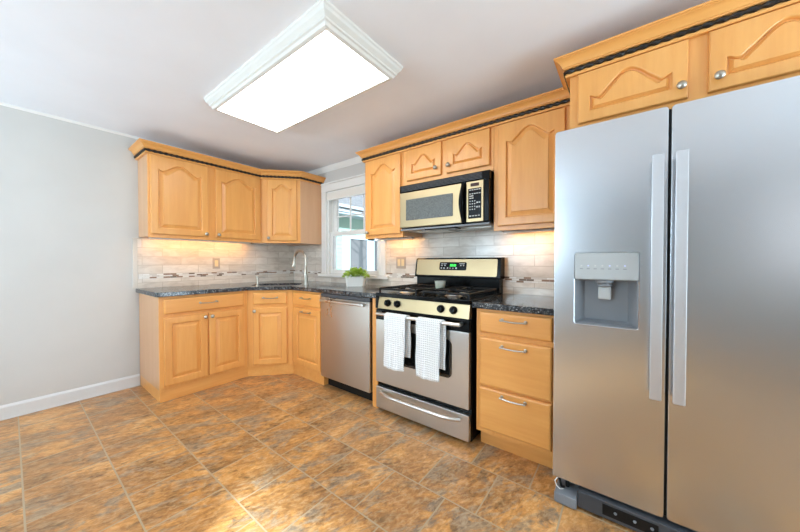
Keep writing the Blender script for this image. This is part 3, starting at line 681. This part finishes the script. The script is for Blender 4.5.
# backguard
bg_ = obj('backguard', MB().box((rx0+.008, -.095, .870), (rx1-.008, -.012, 1.02), .004), 'black', rg_)
prof = [(-.012, 1.0), (-.118, 1.0), (-.122, 1.008), (-.098, 1.150), (-.088, 1.162), (-.06, 1.166), (-.012, 1.166)]
obj('hood', MB().prism(prof, rx0+.004, rx1+.004, lambda a, b, c: Vector((c, a, b))), 'black', bg_, smooth=30)
dvec = (-.098+.122)/(1.150-1.008)
def slab_bg(x0, x1, z0, z1, off, th, r): 
    f = lambda a, b, c: Vector((a, -.122+(b-1.008)*dvec-off+c, b)); return MB().prism(rrect(x0, x1, z0, z1, r), -th, 0, f)
obj('panel', slab_bg(2.060, 2.782, 1.018, 1.152, .0, .003, .012), 'steel_warm', bg_)
ck = obj('control_display', slab_bg(2.290, 2.535, 1.062, 1.128, .0031, .002, .012), 'black', bg_)
obj('clock', slab_bg(2.385, 2.445, 1.088, 1.116, .0052, .0006, .004), plain('dark green lcd', (12, 60, 18), .3), ck)
mb = MB()
def seg7(x, z, w_, h_, on):
    t = .0022; sg = {'a': (x, x+w_, z+h_-t, z+h_), 'g': (x, x+w_, z+h_/2-t/2, z+h_/2+t/2), 'd': (x, x+w_, z, z+t), 'f': (x, x+t, z+h_/2, z+h_), 'b': (x+w_-t, x+w_, z+h_/2, z+h_), 'e': (x, x+t, z, z+h_/2), 'c': (x+w_-t, x+w_, z, z+h_/2)}
    for q in on: mb.__dict__; a = sg[q]; b = slab_bg(a[0], a[1], a[2], a[3], .0059, .0005, .0003); mb.add(b.v, b.f)
for x in (2.392, 2.405, 2.422, 2.434): seg7(x, 1.094, .0085, .016, 'abcdefg')
obj('clock_digits', mb, 'clock', ck, smooth=0)
mb = MB()
for x, z, w_, h_ in [(2.305, 1.112, .022, .005), (2.334, 1.112, .022, .005), (2.306, 1.096, .014, .009), (2.335, 1.096, .014, .009), (2.303, 1.074, .012, .009), (2.329, 1.074, .014, .009), (2.362, 1.074, .011, .012), (2.386, 1.076, .012, .006), (2.410, 1.076, .014, .006), (2.440, 1.073, .013, .012), (2.470, 1.113, .05, .005), (2.480, 1.097, .012, .010), (2.504, 1.097, .012, .010)]:
    obj('button', slab_bg(x, x+w_, z, z+h_, .0055, .0006, .001), 'white_mark', ck, smooth=0)
b = slab_bg(2.080, 2.088, 1.026, 1.034, .0033, .0006, .0038); obj('badge', b, 'grey_mark', bg_)
# towels over the oven handle
def towel(xa, xb, zf, zb, back_shift, lab, sd):
    rnd = random.Random(sd); nU, prof = 22, []
    r = .0165
    nf = 34
    for i in range(nf): prof.append((hy-r, zf+(hz-zf)*i/(nf-1), 0))
    for i in range(1, 9): a = math.pi-math.pi*i/9; prof.append((hy+r*math.cos(a), hz+r*math.sin(a), i/9))
    nb = 24
    for i in range(nb): prof.append((hy+r, hz-(hz-zb)*i/(nb-1), 1))
    ph = rnd.random()*6; vs = []; fs = []
    for j, (y, z, s_) in enumerate(prof):
        hang = max(0, (hz-z)/(hz-zf))
        for i in range(nU+1):
            u = i/nU; x = xa+(xb-xa)*u+back_shift*s_
            x += .004*math.sin(z*23+ph)*hang + (u-.5)*-.010*hang
            wob = .007*hang*math.sin(u*7+ph)+.003*hang*math.sin(u*15+z*8)
            yy = y-abs(wob)-.004*hang if s_ == 0 else (y+min(.010, abs(wob)) if s_ == 1 else y)
            zz = z-(.010*hang**3*math.sin(u*2.6+.3) if s_ != 1 else 0)
            vs.append((x, yy, zz))
    w_ = nU+1
    for j in range(len(prof)-1):
        for i in range(nU): fs.append((j*w_+i, j*w_+i+1, (j+1)*w_+i+1, (j+1)*w_+i))
    mb = MB(); mb.add(vs, fs); o = obj('dish_towel', mb, 'towel', None, ((xa+xb)/2, hy, zf), smooth=60)
    m = o.modifiers.new('thickness', 'SOLIDIFY'); m.thickness = .006; m.offset = 0
    tag(o, lab, 'towel', 'towels on the oven handle')
towel(2.182, 2.366, .392, .475, .022, 'white waffle towel folded over the oven handle, the one nearer the dishwasher', 1)
towel(2.455, 2.634, .390, .452, .022, 'white waffle towel folded over the oven handle in front of the oven window', 2)
# candle tumbler
cc = Vector((2.420, -.330, .9005)); cd = thing('candle', cc, 'frosted glass tumbler of pale green candle wax on the cooktop', 'candle')
cd_h = .085
obj('tumbler', MB().lathe([(0, 0), (.030, 0), (.032, .004), (.043, cd_h), (.0405, cd_h), (.030, .010), (0, .008)], cc, seg=28), 'tumbler', cd)
obj('wax', MB().lathe([(0, .0105), (.0292, .0105), (.0362, .056), (0, .0565)], cc, seg=28), 'wax', cd)
obj('wick', MB().tube([cc+Vector((0, 0, .056)), cc+Vector((.001, 0, .066))], .001, 5), 'blackmat', cd)
# ------------------------------------------------------------------ refrigerator
yF = -.7473; fz0, fz1 = .101, 1.745; fx0, fxm, fx1 = 3.274, 3.680, 4.190
fr_ = thing('refrigerator', (3.73, -.4, 0), 'large side-by-side stainless steel refrigerator with a dispenser in the freezer door', 'refrigerator')
obj('body', MB().box((fx0+.008, -.672, .04), (fx1-.008, -.03, 1.735), .006), 'darkgrey', fr_)
def lp(x0, x1, z0, z1, y): return [Vector((a, y, b)) for a, b in rrect(x0, x1, z0, z1, .012, 5)]
dx0, dx1, dz0, dz1 = 3.357, 3.592, .847, 1.174
rings = []
for dd, y in ((0, -.678), (0, yF+.004), (.0012, yF+.0012), (.004, yF)): rings.append(lp(fx0+dd, fxm-.004-dd, fz0+dd, fz1-dd, y))
for dd, y in ((0, yF), (.002, yF+.002), (.002, yF+.065)): rings.append(lp(dx0+dd, dx1-dd, dz0+dd, dz1-dd, y))
fd = obj('freezer_door', MB().rings(rings, cap0=True, cap1=False), 'steel_fridge', fr_, smooth=35)
rings = []
for dd, y in ((0, -.678), (0, yF+.004), (.0012, yF+.0012), (.004, yF)): rings.append(lp(fxm+.004+dd, fx1-dd, fz0+dd, fz1-dd, y))
rd = obj('fresh_food_door', MB().rings(rings), 'steel_fridge', fr_, smooth=35)
obj('gasket', MB().box((fxm-.0035, -.735, fz0+.01), (fxm+.0035, -.675, fz1-.01)), 'blackmat', fr_, smooth=0)
def bar(x0, x1, par):
    mb = MB().box((x0, -.806, .592), (x1, -.788, 1.548), .004)
    for z in (.66, 1.48): mb.box((x0+.008, -.792, z-.02), (x1-.008, yF+.0005, z+.02), .002)
    obj('handle', mb, 'steel_matte', par)
bar(3.624, 3.660, fd); bar(3.692, 3.728, rd)
# dispenser
a, b = dx0+.0022, dx1-.0022
hs_ = MB(); 
rg2 = []
for (x0, x1_, z0, z1, y) in ((a, b, dz0+.0022, 1.052, yF+.003), (a+.004, b-.004, dz0+.006, 1.050, yF+.005), (a+.032, b-.032, dz0+.020, 1.046, yF+.060), (a+.034, b-.034, dz0+.022, 1.044, yF+.062)):
    rg2.append([Vector((p, y, q)) for p, q in rrect(x0, x1_, z0, z1, .008, 4)])
ds = obj('dispenser', hs_.rings(rg2, cap0=False), 'grey', fd, smooth=30)
obj('dispenser_panel', MB().box((a, yF-.004, 1.0525), (b, yF+.06, dz1-.0022), .006), 'lightgrey', fd)
mb = MB(); mb2 = MB(); mb3 = MB()
for i in range(7):
    x = 3.386+i*.0262
    obj('indicator', MB().box((x-.003, yF-.0046, 1.1115), (x+.003, yF-.0039, 1.117)), 'blue_led' if i in (1, 4, 6) else 'white_mark', fd, smooth=0); obj('legend', MB().box((x-.006, yF-.0046, 1.0995), (x+.006, yF-.0039, 1.102)), 'grey_mark', fd, smooth=0)
nz = Vector((3.472, yF+.030, 0))
obj('nozzle', MB().lathe([(0, 1.0515), (.036, 1.0515), (.034, 1.040), (.026, 1.034), (.026, 1.026), (.020, 1.020), (0, 1.018)], nz), 'grey', ds)
obj('paddle', MB().box((3.448, yF+.018, .965), (3.496, yF+.040, 1.022), .006), 'lightgrey', ds)
obj('drip_tray', MB().box((a+.02, yF+.006, dz0+.0068), (b-.02, yF+.05, dz0+.0105), .002), 'grey', ds)
# base grille
mb = MB().box((fx0+.105, -.764, .012), (fx1-.01, -.68, .088), .006)
gl = obj('base_grille', mb, 'darkgrey', fr_)
obj('grille_corner', MB().box((fx0+.012, -.784, .004), (fx0+.104, -.60, .054), .008), 'grey', fr_)
obj('grille_slot', MB().box((3.474, -.7665, .030), (3.66, -.7635, .076), .001).box((3.72, -.7665, .030), (4.10, -.7635, .076), .001), 'blackmat', gl)
for x in (3.52, 3.585, 3.64): obj('screw', MB().lathe([(0, 0), (.006, 0), (.005, .004), (0, .005)], (x, -.7666, .055), (0, -1, 0), 10), 'grey', gl)
mb = MB(); p0 = Vector((3.300, -.735, .100)); mb.tube([p0, p0+Vector((.006, -.006, -.02)), p0+Vector((.012, -.004, -.038)), p0+Vector((.02, .01, -.046))], .006, 8)
mb.tube([p0+Vector((.03, .03, 0)), p0+Vector((.034, .02, -.045))], .009, 8); obj('hinge_bracket', mb, 'blackmat', fr_)
mb = MB(); mb.tube([p0+Vector((-.004, -.004, .0)), p0+Vector((-.016, -.012, -.018)), p0+Vector((-.008, -.014, -.038)), p0+Vector((.008, -.016, -.047)), p0+Vector((.02, -.006, -.046))], .0022, 6); obj('loose_wire', mb, 'trim', fr_)
# ------------------------------------------------------------------ ceiling light
lx0, lx1, ly0, ly1 = 1.222, 2.512, -1.497, -.930
cl = thing('ceiling_light', (1.87, -1.21, ZC), 'long rectangular ceiling light with white molded frame and glowing diffuser', 'ceiling light')
LP = [(0, 0), (0, -.012), (.006, -.018), (.010, -.030), (.022, -.042), (.026, -.046), (.026, -.056), (.034, -.060), (.040, -.074), (.052, -.078), (.060, -.076), (.060, -.066), (.06, -.02)]
rings = []
for d_, dz in LP:
    rings.append([Vector((lx0+d_, ly0+d_, ZC+dz)), Vector((lx1-d_, ly0+d_, ZC+dz)), Vector((lx1-d_, ly1-d_, ZC+dz)), Vector((lx0+d_, ly1-d_, ZC+dz))])
obj('frame', MB().rings(rings, cap0=False, cap1=False), 'lamp_white', cl, smooth=25)
obj('diffuser', MB().box((lx0+.0605, ly0+.0605, ZC-.072), (lx1-.0605, ly1-.0605, ZC-.060)), 'diffuser', cl, smooth=0)
# ------------------------------------------------------------------ wall plates
o = thing('electrical_outlet', (.0095, -.960, 1.113), 'grey outlet plate with almond socket on the tiled left wall', 'outlet')
obj('cover_plate', MB().box((.0090, -.996, 1.056), (.0145, -.924, 1.170), .002), 'plate', o)
obj('socket', MB().box((.0146, -.977, 1.080), (.0175, -.943, 1.146), .002), 'almond', o)
o = thing('light_switch', (1.806, -.0095, 1.122), 'grey double rocker switch plate on the tiled wall left of the range', 'light switch')
obj('cover_plate', MB().box((1.748, -.0145, 1.064), (1.864, -.0092, 1.180), .002), 'plate', o)
for x in (1.783, 1.829): obj('rocker', MB().box((x-.017, -.0180, 1.089), (x+.017, -.0146, 1.155), .002), 'almond', o)
# ------------------------------------------------------------------ potted plant
pc = Vector((1.425, -.245, ZT)); pp = thing('potted_plant', pc, 'low bushy green plant in a white faceted pot below the window', 'potted plant')
mb = MB(); e = Vector((.797, .604, 0)); g = Vector((-.604, .797, 0)); rings = []
for h_, z in ((.080, 0), (.083, .003), (.100, .100), (.094, .100), (.084, .060)):
    ring = []
    for i in range(4):
        a = R(45+90*i); b = R(45+90*(i+1)); pa = (math.cos(a)*1.414*h_, math.sin(a)*1.414*h_*.8); pb = (math.cos(b)*1.414*h_, math.sin(b)*1.414*h_*.8)
        for t in (0.1, .5, .9):
            k_ = 1.0+(.05 if (t == .5) == (z > .05) else -.03); x = (pa[0]+(pb[0]-pa[0])*t)*k_; y = (pa[1]+(pb[1]-pa[1])*t)*k_
            ring.append(pc+e*x+g*y+Vector((0, 0, z)))
    rings.append(ring)
obj('pot', MB().rings(rings, cap1=True), 'white_ceramic', pp, smooth=15)
obj('soil', MB().lathe([(0, .061), (.070, .061), (.070, .085), (0, .092)], pc), 'soil', pp)
rnd = random.Random(3); mb = MB()
for i in range(520):
    th = rnd.random()*6.283; rr = (rnd.random()**.6); el = rnd.random()
    q = pc+e*(math.cos(th)*rr*.135)+g*(math.sin(th)*rr*.105)+Vector((0, 0, .095+.095*math.sqrt(max(0, 1-rr*rr))*(.35+.65*el)-.012*rr))
    dr_ = Vector((q.x-pc.x, q.y-pc.y, .06+.05*rnd.random()-.05*rr)).normalized(); dr_ = (dr_+Vector((rnd.uniform(-.5, .5), rnd.uniform(-.5, .5), rnd.uniform(-.3, .5)))).normalized()
    sd = dr_.cross(Vector((rnd.uniform(-1, 1), rnd.uniform(-1, 1), 1))).normalized(); L = .018+.018*rnd.random(); w_ = .005+.004*rnd.random(); up = sd.cross(dr_)
    a0 = q-dr_*L*.5; mb.add([a0, a0+dr_*L*.5+sd*w_+up*.002, a0+dr_*L-up*.003, a0+dr_*L*.5-sd*w_+up*.002, a0+dr_*L*.5-up*.0015], [(0, 1, 4), (1, 2, 4), (2, 3, 4), (3, 0, 4)])
for i in range(40):
    th = i*2.4; mb.tube([pc+Vector((.02*math.cos(th), .02*math.sin(th), .085)), pc+e*(.07*math.cos(th))+g*(.06*math.sin(th))+Vector((0, 0, .13)), pc+e*(.11*math.cos(th))+g*(.085*math.sin(th))+Vector((0, 0, .125+.02*(i % 3)))], .0012, 4)
obj('foliage', mb, 'leaf', pp, smooth=0)
